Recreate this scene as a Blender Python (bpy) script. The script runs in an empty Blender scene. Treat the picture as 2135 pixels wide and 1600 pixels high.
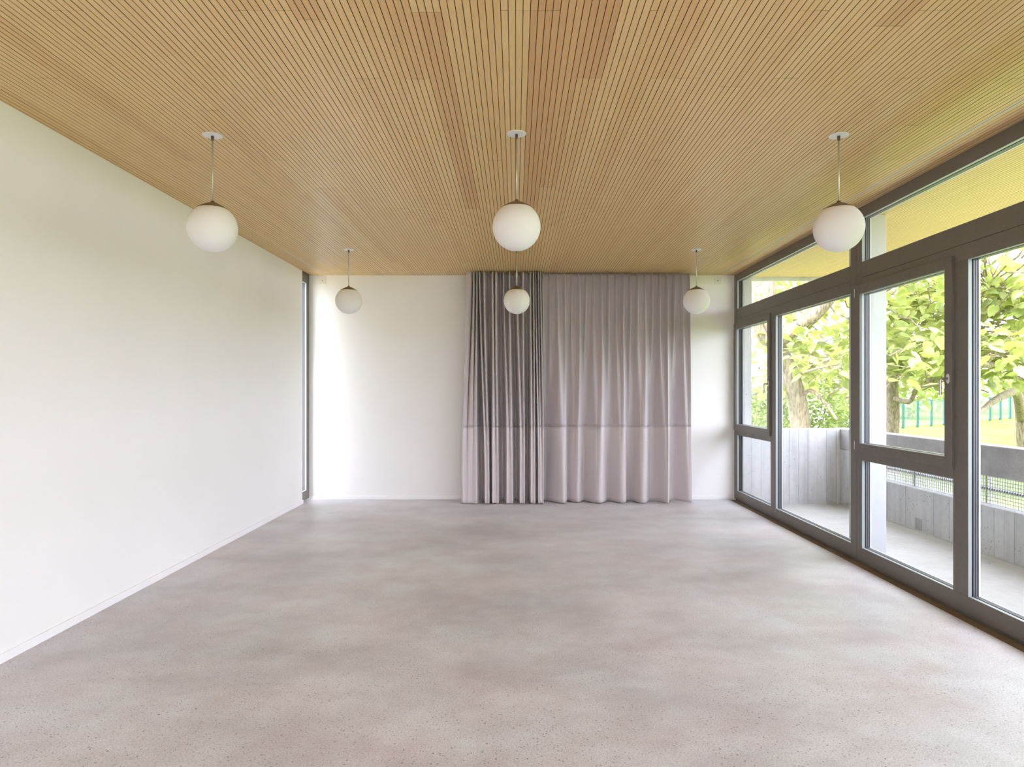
import bpy, math, random
from mathutils import Vector, Matrix, noise

random.seed(7)
S = bpy.context.scene
COL = S.collection

# ------------------------------------------------------------------ camera, sky, exposure
FPX = 1400.0                       # focal length in pixels of the 2135 x 1600 frame
VX, VY = 1075.0, 815.5             # vanishing point of the room's length
EYE = 1.529
cam_d = bpy.data.cameras.new('camera')
cam = bpy.data.objects.new('camera', cam_d)
COL.objects.link(cam)
cam.location = (0, 0, EYE)
cam.rotation_euler = (math.pi / 2, 0, 0)
cam_d.sensor_width = 36.0
cam_d.lens = FPX / 2135 * 36.0
cam_d.shift_x = (1067.5 - VX) / 2135
cam_d.shift_y = (VY - 800.0) / 2135
cam_d.clip_start = 0.02
cam_d.clip_end = 500
S.camera = cam

world = bpy.data.worlds.new('sky')
S.world = world
world.use_nodes = True
bg = world.node_tree.nodes['Background']
bg.inputs['Color'].default_value = (0.95, 0.965, 1.16, 1)     # bright even overcast
bg.inputs['Strength'].default_value = 1.0

sun_d = bpy.data.lights.new('sun', 'SUN')
sun_d.energy = 1.4
sun_d.angle = math.radians(14)
sun_d.color = (1.0, 0.965, 0.91)
sun = bpy.data.objects.new('sun', sun_d)
COL.objects.link(sun)
sun.rotation_euler = Vector((0.18, 0.46, -0.87)).to_track_quat('-Z', 'Y').to_euler()

S.view_settings.view_transform = 'Standard'
S.view_settings.look = 'None'
S.view_settings.gamma = 1.0
S.view_settings.use_curve_mapping = False
S.view_settings.exposure = 3.25
S.cycles.use_denoising = True
S.cycles.max_bounces = 14
S.cycles.diffuse_bounces = 9
S.cycles.glossy_bounces = 4
S.cycles.transmission_bounces = 6
S.cycles.transparent_max_bounces = 24
S.cycles.sample_clamp_indirect = 8.0
S.cycles.caustics_reflective = False
S.cycles.caustics_refractive = False

# ------------------------------------------------------------------ materials
def nodes_of(name):
    m = bpy.data.materials.new(name)
    m.use_nodes = True
    nt = m.node_tree
    b = nt.nodes['Principled BSDF']
    return m, nt, b

def link(nt, a, b):
    nt.links.new(a, b)

def nd(nt, typ, **kw):
    n = nt.nodes.new(typ)
    for k, v in kw.items():
        if k in n.inputs:
            n.inputs[k].default_value = v
        else:
            setattr(n, k, v)
    return n

def coords(nt, scale=(1, 1, 1), kind='Object'):
    t = nd(nt, 'ShaderNodeTexCoord')
    mp = nd(nt, 'ShaderNodeMapping')
    mp.inputs['Scale'].default_value = scale
    link(nt, t.outputs[kind], mp.inputs['Vector'])
    return mp.outputs['Vector']

def noise_tex(nt, vec, scale, detail=3, rough=0.5):
    n = nd(nt, 'ShaderNodeTexNoise')
    n.inputs['Scale'].default_value = scale
    n.inputs['Detail'].default_value = detail
    n.inputs['Roughness'].default_value = rough
    if vec is not None:
        link(nt, vec, n.inputs['Vector'])
    return n.outputs['Fac']

def ramp(nt, fac, stops):
    r = nd(nt, 'ShaderNodeValToRGB')
    el = r.color_ramp.elements
    while len(el) < len(stops):
        el.new(0.5)
    for e, (p, c) in zip(el, stops):
        e.position = p
        e.color = (c[0], c[1], c[2], 1) if not isinstance(c, (int, float)) else (c, c, c, 1)
    link(nt, fac, r.inputs['Fac'])
    return r.outputs['Color']

def mix(nt, fac, a, b, mode='MIX'):
    m = nd(nt, 'ShaderNodeMix', data_type='RGBA', blend_type=mode)
    for idx, v in ((0, fac), (6, a), (7, b)):
        if hasattr(v, 'is_linked') or hasattr(v, 'links'):
            link(nt, v, m.inputs[idx])
        elif idx == 0:
            m.inputs[0].default_value = v
        else:
            m.inputs[idx].default_value = (v[0], v[1], v[2], 1)
    return m.outputs[2]

def bump(nt, b, height, strength=0.2, dist=0.01):
    n = nd(nt, 'ShaderNodeBump')
    n.inputs['Strength'].default_value = strength
    n.inputs['Distance'].default_value = dist
    link(nt, height, n.inputs['Height'])
    link(nt, n.outputs['Normal'], b.inputs['Normal'])

def simple(name, col, rough=0.5, metal=0.0, var=0.0, vscale=6.0, bmp=0.0, bscale=80.0, spec=0.5):
    m, nt, b = nodes_of(name)
    b.inputs['Roughness'].default_value = rough
    b.inputs['Metallic'].default_value = metal
    b.inputs['Specular IOR Level'].default_value = spec
    v = coords(nt)
    if var > 0:
        f = noise_tex(nt, v, vscale, 4)
        lo = [max(0, c * (1 - var)) for c in col]
        hi = [min(1, c * (1 + var)) for c in col]
        link(nt, ramp(nt, f, [(0.3, lo), (0.7, hi)]), b.inputs['Base Color'])
    else:
        b.inputs['Base Color'].default_value = (*col, 1)
    if bmp > 0:
        bump(nt, b, noise_tex(nt, v, bscale, 3), bmp, 0.004)
    return m

M = {}
M['plaster'] = simple('white_plaster', (0.86, 0.85, 0.83), 0.75, var=0.012, vscale=1.5, bmp=0.12, bscale=120)
M['skirting'] = simple('white_skirting', (0.88, 0.88, 0.88), 0.4)
M['frame'] = simple('grey_brown_frame', (0.152, 0.138, 0.120), 0.42, var=0.06, vscale=30)
M['gasket'] = simple('black_gasket', (0.012, 0.012, 0.014), 0.6)
M['spacer'] = simple('grey_spacer', (0.16, 0.155, 0.18), 0.35)
M['alu_light'] = simple('pale_aluminium', (0.80, 0.80, 0.82), 0.35)
M['bead'] = simple('pale_glazing_bead', (0.40, 0.47, 0.47), 0.35)
M['steel'] = simple('brushed_steel', (0.52, 0.48, 0.44), 0.32, metal=0.9)
M['bronze'] = simple('bronze_cap', (0.20, 0.13, 0.06), 0.42, metal=0.55)
M['rod'] = simple('nickel_rod', (0.62, 0.58, 0.52), 0.35, metal=0.7)
M['grip'] = simple('dark_cord_grip', (0.10, 0.07, 0.05), 0.4, metal=0.4)
M['rosette'] = simple('white_rosette', (0.82, 0.80, 0.80), 0.4)
M['track'] = simple('white_track', (0.72, 0.70, 0.72), 0.35)
M['plate'] = simple('white_plate', (0.80, 0.78, 0.73), 0.4)
M['socket'] = simple('dark_socket', (0.06, 0.055, 0.045), 0.5)
M['groove'] = simple('black_backing', (0.018, 0.014, 0.010), 0.9)
M['channel'] = simple('brown_channel', (0.26, 0.20, 0.14), 0.7, var=0.15, vscale=20)
M['white_ext'] = simple('white_render', (0.64, 0.65, 0.68), 0.8, bmp=0.1)
M['grating'] = simple('galvanised_grating', (0.50, 0.50, 0.51), 0.45, metal=0.2)
M['rail'] = simple('dark_rail', (0.13, 0.13, 0.16), 0.45)
M['fence'] = simple('turquoise_fence', (0.005, 0.075, 0.055), 0.5)
M['fence_mesh'] = simple('pale_green_wire', (0.16, 0.30, 0.25), 0.5)
M['house'] = simple('house_render', (0.82, 0.81, 0.80), 0.8, var=0.03)
M['house_glass'] = simple('house_glass', (0.25, 0.25, 0.24), 0.1)
M['house_roof'] = simple('house_roof', (0.30, 0.17, 0.12), 0.8, var=0.2)
M['bitumen'] = simple('roof_membrane', (0.25, 0.25, 0.25), 0.9)
M['path'] = simple('pale_gravel', (0.50, 0.475, 0.43), 0.9, var=0.06, vscale=3, spec=0.05)

def mat_glass():
    m, nt, b = nodes_of('window_glass')
    out = nt.nodes['Material Output']
    nt.nodes.remove(b)
    tr = nd(nt, 'ShaderNodeBsdfTransparent')
    tr.inputs['Color'].default_value = (0.955, 0.975, 0.965, 1)
    gl = nd(nt, 'ShaderNodeBsdfGlossy')
    gl.inputs['Roughness'].default_value = 0.0
    lw = nd(nt, 'ShaderNodeLayerWeight')
    lw.inputs['Blend'].default_value = 0.5
    pw = nd(nt, 'ShaderNodeMath', operation='POWER')
    link(nt, lw.outputs['Facing'], pw.inputs[0])
    pw.inputs[1].default_value = 5.0
    fr = nd(nt, 'ShaderNodeMath', operation='MULTIPLY_ADD')
    link(nt, pw.outputs[0], fr.inputs[0])
    fr.inputs[1].default_value = 0.9
    fr.inputs[2].default_value = 0.025
    mx = nd(nt, 'ShaderNodeMixShader')
    link(nt, fr.outputs[0], mx.inputs[0])
    link(nt, tr.outputs[0], mx.inputs[1])
    link(nt, gl.outputs[0], mx.inputs[2])
    link(nt, mx.outputs[0], out.inputs['Surface'])
    return m
M['glass'] = mat_glass()

def mat_opal():
    m, nt, b = nodes_of('opal_glass')
    b.inputs['Base Color'].default_value = (0.86, 0.85, 0.84, 1)
    b.inputs['Roughness'].default_value = 0.5
    b.inputs['Subsurface Weight'].default_value = 0.0
    b.inputs['Specular IOR Level'].default_value = 0.3
    v = coords(nt)
    bump(nt, b, noise_tex(nt, v, 200, 1), 0.02, 0.001)
    return m
M['opal'] = mat_opal()

def mat_oak():
    m, nt, b = nodes_of('oak_slat')
    at = nd(nt, 'ShaderNodeAttribute', attribute_name='tone')
    sep = nd(nt, 'ShaderNodeSeparateColor')
    link(nt, at.outputs['Color'], sep.inputs['Color'])
    # grain: long streaks along the slat, shifted per slat
    tc = nd(nt, 'ShaderNodeTexCoord')
    off = nd(nt, 'ShaderNodeVectorMath', operation='SCALE')
    link(nt, at.outputs['Color'], off.inputs[0])
    off.inputs['Scale'].default_value = 37.0
    add = nd(nt, 'ShaderNodeVectorMath', operation='ADD')
    link(nt, tc.outputs['Object'], add.inputs[0])
    link(nt, off.outputs[0], add.inputs[1])
    mp = nd(nt, 'ShaderNodeMapping')
    mp.inputs['Scale'].default_value = (1.0, 0.045, 1.0)
    link(nt, add.outputs[0], mp.inputs['Vector'])
    g1 = noise_tex(nt, mp.outputs['Vector'], 210, 4, 0.6)
    mp2 = nd(nt, 'ShaderNodeMapping')
    mp2.inputs['Scale'].default_value = (1.0, 0.12, 1.0)
    link(nt, add.outputs[0], mp2.inputs['Vector'])
    g2 = noise_tex(nt, mp2.outputs['Vector'], 26, 3)
    base = ramp(nt, sep.outputs['Red'], [(0.0, (0.630, 0.365, 0.160)), (0.35, (0.730, 0.475, 0.205)),
                                          (0.7, (0.780, 0.545, 0.245)), (1.0, (0.795, 0.575, 0.270))])
    c1 = mix(nt, 0.4, base, ramp(nt, g1, [(0.3, (0.72, 0.66, 0.58)), (0.62, (1.0, 1.0, 1.0))]), 'MULTIPLY')
    c2 = mix(nt, 0.35, c1, ramp(nt, g2, [(0.3, (0.82, 0.76, 0.68)), (0.7, (1.0, 1.0, 1.0))]), 'MULTIPLY')
    link(nt, c2, b.inputs['Base Color'])
    b.inputs['Roughness'].default_value = 0.36
    b.inputs['Specular IOR Level'].default_value = 0.5
    bump(nt, b, g1, 0.08, 0.001)
    return m
M['oak'] = mat_oak()

def mat_floor():
    m, nt, b = nodes_of('ground_concrete_floor')
    v = coords(nt)
    big = noise_tex(nt, coords(nt, (0.8, 1.3, 1)), 0.9, 6, 0.62)
    mid = noise_tex(nt, v, 3.2, 9, 0.68)
    fine = noise_tex(nt, v, 120, 5, 0.75)
    hue = noise_tex(nt, v, 1.6, 4, 0.6)
    base = ramp(nt, big, [(0.30, (0.56, 0.545, 0.565)), (0.50, (0.70, 0.69, 0.71)), (0.70, (0.80, 0.80, 0.83))])
    base = mix(nt, 0.5, base, ramp(nt, mid, [(0.32, (0.64, 0.62, 0.62)), (0.62, (1.0, 1.0, 1.0))]), 'MULTIPLY')
    base = mix(nt, 0.7, base, ramp(nt, hue, [(0.35, (1.0, 0.92, 0.90)), (0.65, (0.91, 0.96, 0.95))]), 'MULTIPLY')
    base = mix(nt, 0.6, base, ramp(nt, fine, [(0.36, (0.48, 0.46, 0.44)), (0.57, (1.0, 1.0, 1.0))]), 'MULTIPLY')
    # stone grains showing in the ground surface
    def specks(scale, thr_lo, thr_hi, jitter):
        vo = nd(nt, 'ShaderNodeTexVoronoi', feature='F1')
        vo.inputs['Scale'].default_value = scale
        wob = nd(nt, 'ShaderNodeTexNoise')
        wob.inputs['Scale'].default_value = scale * 1.3
        link(nt, v, wob.inputs['Vector'])
        ws = nd(nt, 'ShaderNodeVectorMath', operation='SCALE')
        link(nt, wob.outputs['Color'], ws.inputs[0])
        ws.inputs['Scale'].default_value = 0.9 / scale
        wa = nd(nt, 'ShaderNodeVectorMath', operation='ADD')
        link(nt, coords(nt, (1, 1, 0.001)), wa.inputs[0])
        link(nt, ws.outputs[0], wa.inputs[1])
        link(nt, wa.outputs[0], vo.inputs['Vector'])
        sc = nd(nt, 'ShaderNodeSeparateColor')
        link(nt, vo.outputs['Color'], sc.inputs['Color'])
        keep = nd(nt, 'ShaderNodeMath', operation='GREATER_THAN')
        link(nt, sc.outputs['Red'], keep.inputs[0])
        keep.inputs[1].default_value = jitter
        d = ramp(nt, vo.outputs['Distance'], [(thr_lo, 1.0), (thr_hi, 0.0)])
        mul = nd(nt, 'ShaderNodeMath', operation='MULTIPLY')
        link(nt, d, mul.inputs[0])
        link(nt, keep.outputs[0], mul.inputs[1])
        return mul.outputs[0], sc
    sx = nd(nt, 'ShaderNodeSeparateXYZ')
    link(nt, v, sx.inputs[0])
    wear_shade = nd(nt, 'ShaderNodeMapRange')  # real grains show more near the camera; this also paints that floor dimmer
    wear_shade.inputs['From Min'].default_value = 2.2
    wear_shade.inputs['From Max'].default_value = 6.0
    wear_shade.inputs['To Min'].default_value = 0.17
    wear_shade.inputs['To Max'].default_value = -0.08
    link(nt, sx.outputs['Y'], wear_shade.inputs['Value'])
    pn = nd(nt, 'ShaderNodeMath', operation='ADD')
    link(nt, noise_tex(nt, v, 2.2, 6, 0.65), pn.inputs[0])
    link(nt, wear_shade.outputs[0], pn.inputs[1])
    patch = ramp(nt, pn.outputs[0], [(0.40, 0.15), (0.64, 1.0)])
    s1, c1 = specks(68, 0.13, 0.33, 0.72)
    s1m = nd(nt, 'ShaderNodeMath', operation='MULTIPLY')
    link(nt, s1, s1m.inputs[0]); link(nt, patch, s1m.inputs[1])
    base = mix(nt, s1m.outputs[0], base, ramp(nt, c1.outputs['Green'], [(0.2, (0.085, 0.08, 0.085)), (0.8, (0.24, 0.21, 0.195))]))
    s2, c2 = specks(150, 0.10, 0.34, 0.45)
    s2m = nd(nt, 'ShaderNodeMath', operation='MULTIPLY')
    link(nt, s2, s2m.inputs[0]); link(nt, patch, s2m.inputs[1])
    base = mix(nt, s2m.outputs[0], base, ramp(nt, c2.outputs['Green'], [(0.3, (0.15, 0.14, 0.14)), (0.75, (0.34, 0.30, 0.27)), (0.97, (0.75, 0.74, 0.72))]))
    link(nt, base, b.inputs['Base Color'])
    rg = ramp(nt, mid, [(0.3, 0.34), (0.7, 0.50)])
    link(nt, rg, b.inputs['Roughness'])
    b.inputs['Specular IOR Level'].default_value = 0.45
    bump(nt, b, fine, 0.05, 0.001)
    return m
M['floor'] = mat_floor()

def mat_concrete(name, lo, hi, pits=40, pit_amt=0.5, streak=True):
    m, nt, b = nodes_of(name)
    v = coords(nt)
    n1 = noise_tex(nt, coords(nt, (3.0, 3.0, 0.35)) if streak else v, 3.0, 5, 0.6)
    base = ramp(nt, n1, [(0.3, lo), (0.7, hi)])
    n2 = noise_tex(nt, v, 14, 4, 0.6)
    base = mix(nt, 0.5, base, ramp(nt, n2, [(0.3, (0.8, 0.8, 0.8)), (0.6, (1, 1, 1))]), 'MULTIPLY')
    vo = nd(nt, 'ShaderNodeTexVoronoi', feature='F1')
    vo.inputs['Scale'].default_value = pits
    link(nt, v, vo.inputs['Vector'])
    sc = nd(nt, 'ShaderNodeSeparateColor')
    link(nt, vo.outputs['Color'], sc.inputs['Color'])
    keep = nd(nt, 'ShaderNodeMath', operation='GREATER_THAN')
    link(nt, sc.outputs['Red'], keep.inputs[0])
    keep.inputs[1].default_value = 1 - pit_amt
    d = ramp(nt, vo.outputs['Distance'], [(0.14, 1.0), (0.26, 0.0)])
    mul = nd(nt, 'ShaderNodeMath', operation='MULTIPLY')
    link(nt, d, mul.inputs[0]); link(nt, keep.outputs[0], mul.inputs[1])
    base = mix(nt, mul.outputs[0], base, (0.20, 0.20, 0.20))
    link(nt, base, b.inputs['Base Color'])
    b.inputs['Roughness'].default_value = 0.85
    bump(nt, b, n2, 0.15, 0.004)
    return m
M['concrete'] = mat_concrete('board_marked_concrete', (0.50, 0.51, 0.53), (0.66, 0.66, 0.67), 30, 0.07)
M['rough_concrete'] = mat_concrete('rough_aggregate_concrete', (0.32, 0.31, 0.31), (0.46, 0.45, 0.45), 75, 0.6, False)
M['terrace'] = mat_concrete('smooth_terrace_screed', (0.48, 0.475, 0.46), (0.55, 0.545, 0.53), 20, 0.02, False)

def mat_fabric(name, col):
    m, nt, b = nodes_of(name)
    v = coords(nt)
    wv = noise_tex(nt, coords(nt, (1, 1, 0.35)), 380, 2, 0.7)
    wv2 = noise_tex(nt, coords(nt, (0.35, 0.35, 1)), 380, 2, 0.7)
    c = mix(nt, 0.5, col, ramp(nt, wv, [(0.3, (0.78, 0.78, 0.78)), (0.7, (1, 1, 1))]), 'MULTIPLY')
    c = mix(nt, 0.5, c, ramp(nt, wv2, [(0.3, (0.78, 0.78, 0.78)), (0.7, (1, 1, 1))]), 'MULTIPLY')
    link(nt, c, b.inputs['Base Color'])
    b.inputs['Roughness'].default_value = 0.85
    b.inputs['Sheen Weight'].default_value = 0.25
    b.inputs['Sheen Roughness'].default_value = 0.5
    b.inputs['Specular IOR Level'].default_value = 0.2
    bump(nt, b, wv, 0.1, 0.001)
    return m
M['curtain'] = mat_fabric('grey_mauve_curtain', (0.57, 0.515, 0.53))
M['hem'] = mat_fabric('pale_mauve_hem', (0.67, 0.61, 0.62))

def mat_leaf(name, c0, c1, trans=0.5):
    m, nt, b = nodes_of(name)
    out = nt.nodes['Material Output']
    nt.nodes.remove(b)
    g = nd(nt, 'ShaderNodeNewGeometry')
    n = noise_tex(nt, coords(nt, (1, 1, 1)), 1.1, 3)
    n3 = noise_tex(nt, coords(nt, (1, 1, 1)), 7.0, 2)
    mx0 = nd(nt, 'ShaderNodeMath', operation='MULTIPLY_ADD')
    link(nt, g.outputs['Random Per Island'], mx0.inputs[0]); mx0.inputs[1].default_value = 0.5
    link(nt, n, mx0.inputs[2])
    oi = nd(nt, 'ShaderNodeObjectInfo')
    mx1 = nd(nt, 'ShaderNodeMath', operation='MULTIPLY_ADD')
    link(nt, oi.outputs['Random'], mx1.inputs[0]); mx1.inputs[1].default_value = 0.3
    link(nt, mx0.outputs[0], mx1.inputs[2])
    col = ramp(nt, mx1.outputs[0], [(0.35, c0), (1.05, c1)])
    col = mix(nt, 0.35, col, ramp(nt, n3, [(0.3, (0.75, 0.8, 0.7)), (0.65, (1, 1, 1))]), 'MULTIPLY')
    df = nd(nt, 'ShaderNodeBsdfDiffuse')
    tl = nd(nt, 'ShaderNodeBsdfTranslucent')
    gl = nd(nt, 'ShaderNodeBsdfGlossy')
    gl.inputs['Roughness'].default_value = 0.45
    gl.inputs['Color'].default_value = (0.9, 0.9, 0.9, 1)
    link(nt, col, df.inputs['Color'])
    link(nt, mix(nt, 1.0, col, (1.0, 1.0, 0.62), 'MULTIPLY'), tl.inputs['Color'])
    m1 = nd(nt, 'ShaderNodeMixShader'); m1.inputs[0].default_value = trans
    link(nt, df.outputs[0], m1.inputs[1]); link(nt, tl.outputs[0], m1.inputs[2])
    m2 = nd(nt, 'ShaderNodeMixShader'); m2.inputs[0].default_value = 0.05
    link(nt, m1.outputs[0], m2.inputs[1]); link(nt, gl.outputs[0], m2.inputs[2])
    link(nt, m2.outputs[0], out.inputs['Surface'])
    return m
M['leaf'] = mat_leaf('catalpa_leaf', (0.17, 0.23, 0.05), (0.56, 0.60, 0.23))
M['shrub'] = mat_leaf('shrub_leaf', (0.14, 0.20, 0.05), (0.34, 0.42, 0.12), 0.4)

def mat_bark():
    m, nt, b = nodes_of('ridged_bark')
    v = coords(nt, (1, 1, 0.22))
    n = noise_tex(nt, v, 26, 5, 0.65)
    n2 = noise_tex(nt, coords(nt), 3, 3)
    c = ramp(nt, n, [(0.32, (0.13, 0.095, 0.065)), (0.6, (0.42, 0.34, 0.25))])
    c = mix(nt, 0.5, c, ramp(nt, n2, [(0.35, (0.7, 0.75, 0.6)), (0.65, (1, 1, 1))]), 'MULTIPLY')
    link(nt, c, b.inputs['Base Color'])
    b.inputs['Roughness'].default_value = 0.9
    bump(nt, b, n, 0.8, 0.03)
    return m
M['bark'] = mat_bark()

def mat_ground():
    m, nt, b = nodes_of('lawn')
    v = coords(nt)
    n1 = noise_tex(nt, v, 0.5, 5, 0.6)
    n2 = noise_tex(nt, v, 14, 4, 0.7)
    c = ramp(nt, n1, [(0.3, (0.13, 0.19, 0.04)), (0.7, (0.24, 0.29, 0.08))])
    c = mix(nt, 0.6, c, ramp(nt, n2, [(0.3, (0.6, 0.65, 0.5)), (0.65, (1, 1, 1))]), 'MULTIPLY')
    link(nt, c, b.inputs['Base Color'])
    b.inputs['Roughness'].default_value = 0.95
    b.inputs['Specular IOR Level'].default_value = 0.0
    bump(nt, b, n2, 0.6, 0.05)
    return m
M['lawn'] = mat_ground()

# ------------------------------------------------------------------ mesh builder
SK = 0.0065                      # the window front runs very slightly askew to the room's length
def skew(p):
    return (p[0] + (p[1] - 4.0) * SK, p[1], p[2])

class MB:
    def __init__(self, fn=None):
        self.v, self.f, self.mi, self.tone, self.fn = [], [], [], [], fn
    def add(self, vs, fs, mi=0, tone=None):
        o = len(self.v)
        self.v += [self.fn(p) if self.fn else tuple(p) for p in vs]
        for f in fs:
            self.f.append(tuple(i + o for i in f))
            self.mi.append(mi)
            self.tone.append(tone)
        return self
    def box(self, x0, x1, y0, y1, z0, z1, mi=0, tone=None):
        x0, x1 = min(x0, x1), max(x0, x1); y0, y1 = min(y0, y1), max(y0, y1); z0, z1 = min(z0, z1), max(z0, z1)
        vs = [(x0, y0, z0), (x1, y0, z0), (x1, y1, z0), (x0, y1, z0), (x0, y0, z1), (x1, y0, z1), (x1, y1, z1), (x0, y1, z1)]
        fs = [(0, 3, 2, 1), (4, 5, 6, 7), (0, 1, 5, 4), (1, 2, 6, 5), (2, 3, 7, 6), (3, 0, 4, 7)]
        return self.add(vs, fs, mi, tone)
    def slat(self, x0, x1, y0, y1, z0, z1, tone):
        vs = [(x0, y0, z0), (x1, y0, z0), (x1, y1, z0), (x0, y1, z0), (x0, y0, z1), (x1, y0, z1), (x1, y1, z1), (x0, y1, z1)]
        self.add(vs, [(0, 3, 2, 1)], 0, tone)
        return self.add(vs, [(4, 5, 6, 7), (0, 1, 5, 4), (1, 2, 6, 5), (2, 3, 7, 6), (3, 0, 4, 7)], 1, tone)
    def lathe(self, prof, n=32, c=(0, 0, 0), mi=0):
        vs, fs = [], []
        m = len(prof)
        for i in range(n):
            a = 2 * math.pi * i / n
            for r, z in prof:
                vs.append((c[0] + r * math.cos(a), c[1] + r * math.sin(a), c[2] + z))
        for i in range(n):
            j = (i + 1) % n
            for k in range(m - 1):
                fs.append((i * m + k, j * m + k, j * m + k + 1, i * m + k + 1))
        return self.add(vs, fs, mi)
    def tube(self, pts, rad, n=8, mi=0, cap=True):
        pts = [Vector(p) for p in pts]
        rr = rad if isinstance(rad, (list, tuple)) else [rad] * len(pts)
        vs, fs = [], []
        up = None
        for i, p in enumerate(pts):
            t = (pts[min(i + 1, len(pts) - 1)] - pts[max(i - 1, 0)]).normalized()
            if up is None:
                up = Vector((0, 0, 1)) if abs(t.z) < 0.9 else Vector((1, 0, 0))
            a = t.cross(up).normalized()
            up = a.cross(t).normalized()
            for k in range(n):
                an = 2 * math.pi * k / n
                q = p + (a * math.cos(an) + up * math.sin(an)) * rr[i]
                vs.append(tuple(q))
        for i in range(len(pts) - 1):
            for k in range(n):
                l = (k + 1) % n
                fs.append((i * n + k, i * n + l, (i + 1) * n + l, (i + 1) * n + k))
        if cap:
            fs.append(tuple(range(n - 1, -1, -1)))
            e = (len(pts) - 1) * n
            fs.append(tuple(range(e, e + n)))
        return self.add(vs, fs, mi)
    def build(self, name, mats, parent=None, loc=(0, 0, 0), smooth=False, bevel=0.0):
        me = bpy.data.meshes.new(name)
        L = Vector(loc)
        me.from_pydata([(p[0] - L.x, p[1] - L.y, p[2] - L.z) for p in self.v], [], self.f)
        for mt in (mats if isinstance(mats, (list, tuple)) else [mats]):
            me.materials.append(M[mt])
        if any(self.mi):
            me.polygons.foreach_set('material_index', self.mi)
        if any(t is not None for t in self.tone):
            at = me.attributes.new('tone', 'FLOAT_COLOR', 'FACE')
            flat = []
            for t in self.tone:
                flat += [t[0], t[1], t[2], 1.0]
            at.data.foreach_set('color', flat)
        if smooth:
            me.polygons.foreach_set('use_smooth', [True] * len(me.polygons))
        me.update()
        o = bpy.data.objects.new(name, me)
        COL.objects.link(o)
        if parent is not None:
            o.parent = parent
            L = L - parent_loc(parent)
        o.location = L
        if bevel > 0:
            bv = o.modifiers.new('bevel', 'BEVEL')
            bv.width = bevel
            bv.segments = 2
            bv.limit_method = 'ANGLE'
        return o

def parent_loc(o):
    p = Vector(o.location)
    while o.parent is not None:
        o = o.parent
        p += Vector(o.location)
    return p

def empty(name, loc=(0, 0, 0)):
    o = bpy.data.objects.new(name, None)
    o.empty_display_size = 0.1
    COL.objects.link(o)
    o.location = loc
    return o

def tag(o, label, cat, group=None, kind=None):
    o['label'] = label
    o['category'] = cat
    if group:
        o['group'] = group
    if kind:
        o['kind'] = kind
    return o

def struct(o, label=None, cat=None):
    o['kind'] = 'structure'
    if label:
        o['label'] = label
    if cat:
        o['category'] = cat
    return o

def sm(e0, e1, x):
    t = max(0.0, min(1.0, (x - e0) / (e1 - e0)))
    return t * t * (3 - 2 * t)

# ------------------------------------------------------------------ room shell
H = 3.16
YB, YF = 9.473, -4.20            # back wall, wall behind the camera
XL = -2.892                      # left wall face
XR = 3.05                        # window front face at y = 4
XFE = 2.972                      # floor edge along the window front

fl = MB().add([(XL - 0.1, YF, 0), (XFE + (YF - 4) * SK, YF, 0), (XFE + (YB - 4) * SK, YB, 0), (XL - 0.1, YB, 0),
               (XL - 0.1, YF, -0.06), (XFE + (YF - 4) * SK, YF, -0.06), (XFE + (YB - 4) * SK, YB, -0.06), (XL - 0.1, YB, -0.06)],
              [(0, 1, 2, 3), (7, 6, 5, 4), (0, 4, 5, 1), (1, 5, 6, 2), (2, 6, 7, 3), (3, 7, 4, 0)])
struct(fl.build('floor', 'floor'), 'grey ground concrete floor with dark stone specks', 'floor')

YLW = 9.10                       # the left wall ends here, beside the slit window
wl = MB().box(XL - 0.28, XL, YF - 0.25, 8.73, 0, H).box(XL - 0.014, XL, 8.73, YLW, 0, H)
wlo = struct(wl.build('wall_left', 'plaster'), 'plain white plastered wall facing the windows', 'wall')
wb = MB().box(XL - 0.42, XR + 0.25, YB, YB + 0.3, -0.06, H + 0.1)
struct(wb.build('wall_back', 'plaster'), 'white plastered wall behind the grey curtain', 'wall')
wf = MB().box(XL - 0.28, XL + 0.25, YF - 0.25, YF, -0.06, H).box(XR - 0.25, XR + 0.25, YF - 0.25, YF, -0.06, H)
wf.box(XL + 0.25, -0.9, YF - 0.25, YF, -0.06, H).box(-0.9, XR - 0.25, YF - 0.25, YF, H - 0.06, H).box(-0.9, XR - 0.25, YF - 0.25, YF, -0.06, 0.06)
struct(wf.build('wall_front', 'plaster'), 'white plastered wall opposite the curtain', 'wall')
struct(MB().box(XL, XL + 0.014, YF, YLW + 0.012, 0.0, 0.052).build('baseboard_left', 'skirting', bevel=0.002),
       'white skirting board below the plain left wall', 'baseboard')
struct(MB().box(XL - 0.018, XR + 0.03, YB - 0.012, YB, 0.0, 0.046).build('baseboard_back', 'skirting', bevel=0.002),
       'white skirting board below the wall with the curtain', 'baseboard')
# recessed channel between floor and window front
ch = MB(skew).box(XFE - 0.004, XR + 0.09, YF, YB, -0.075, -0.010)
struct(ch.build('trim_1', 'channel'), 'dark brown sunken channel along the foot of the windows', 'channel')
struct(MB(skew).box(XFE, XFE + 0.004, YF, YB, -0.03, 0.001).build('trim_2', 'bronze'), 'thin metal edge of the floor along the windows', 'trim')

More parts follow.
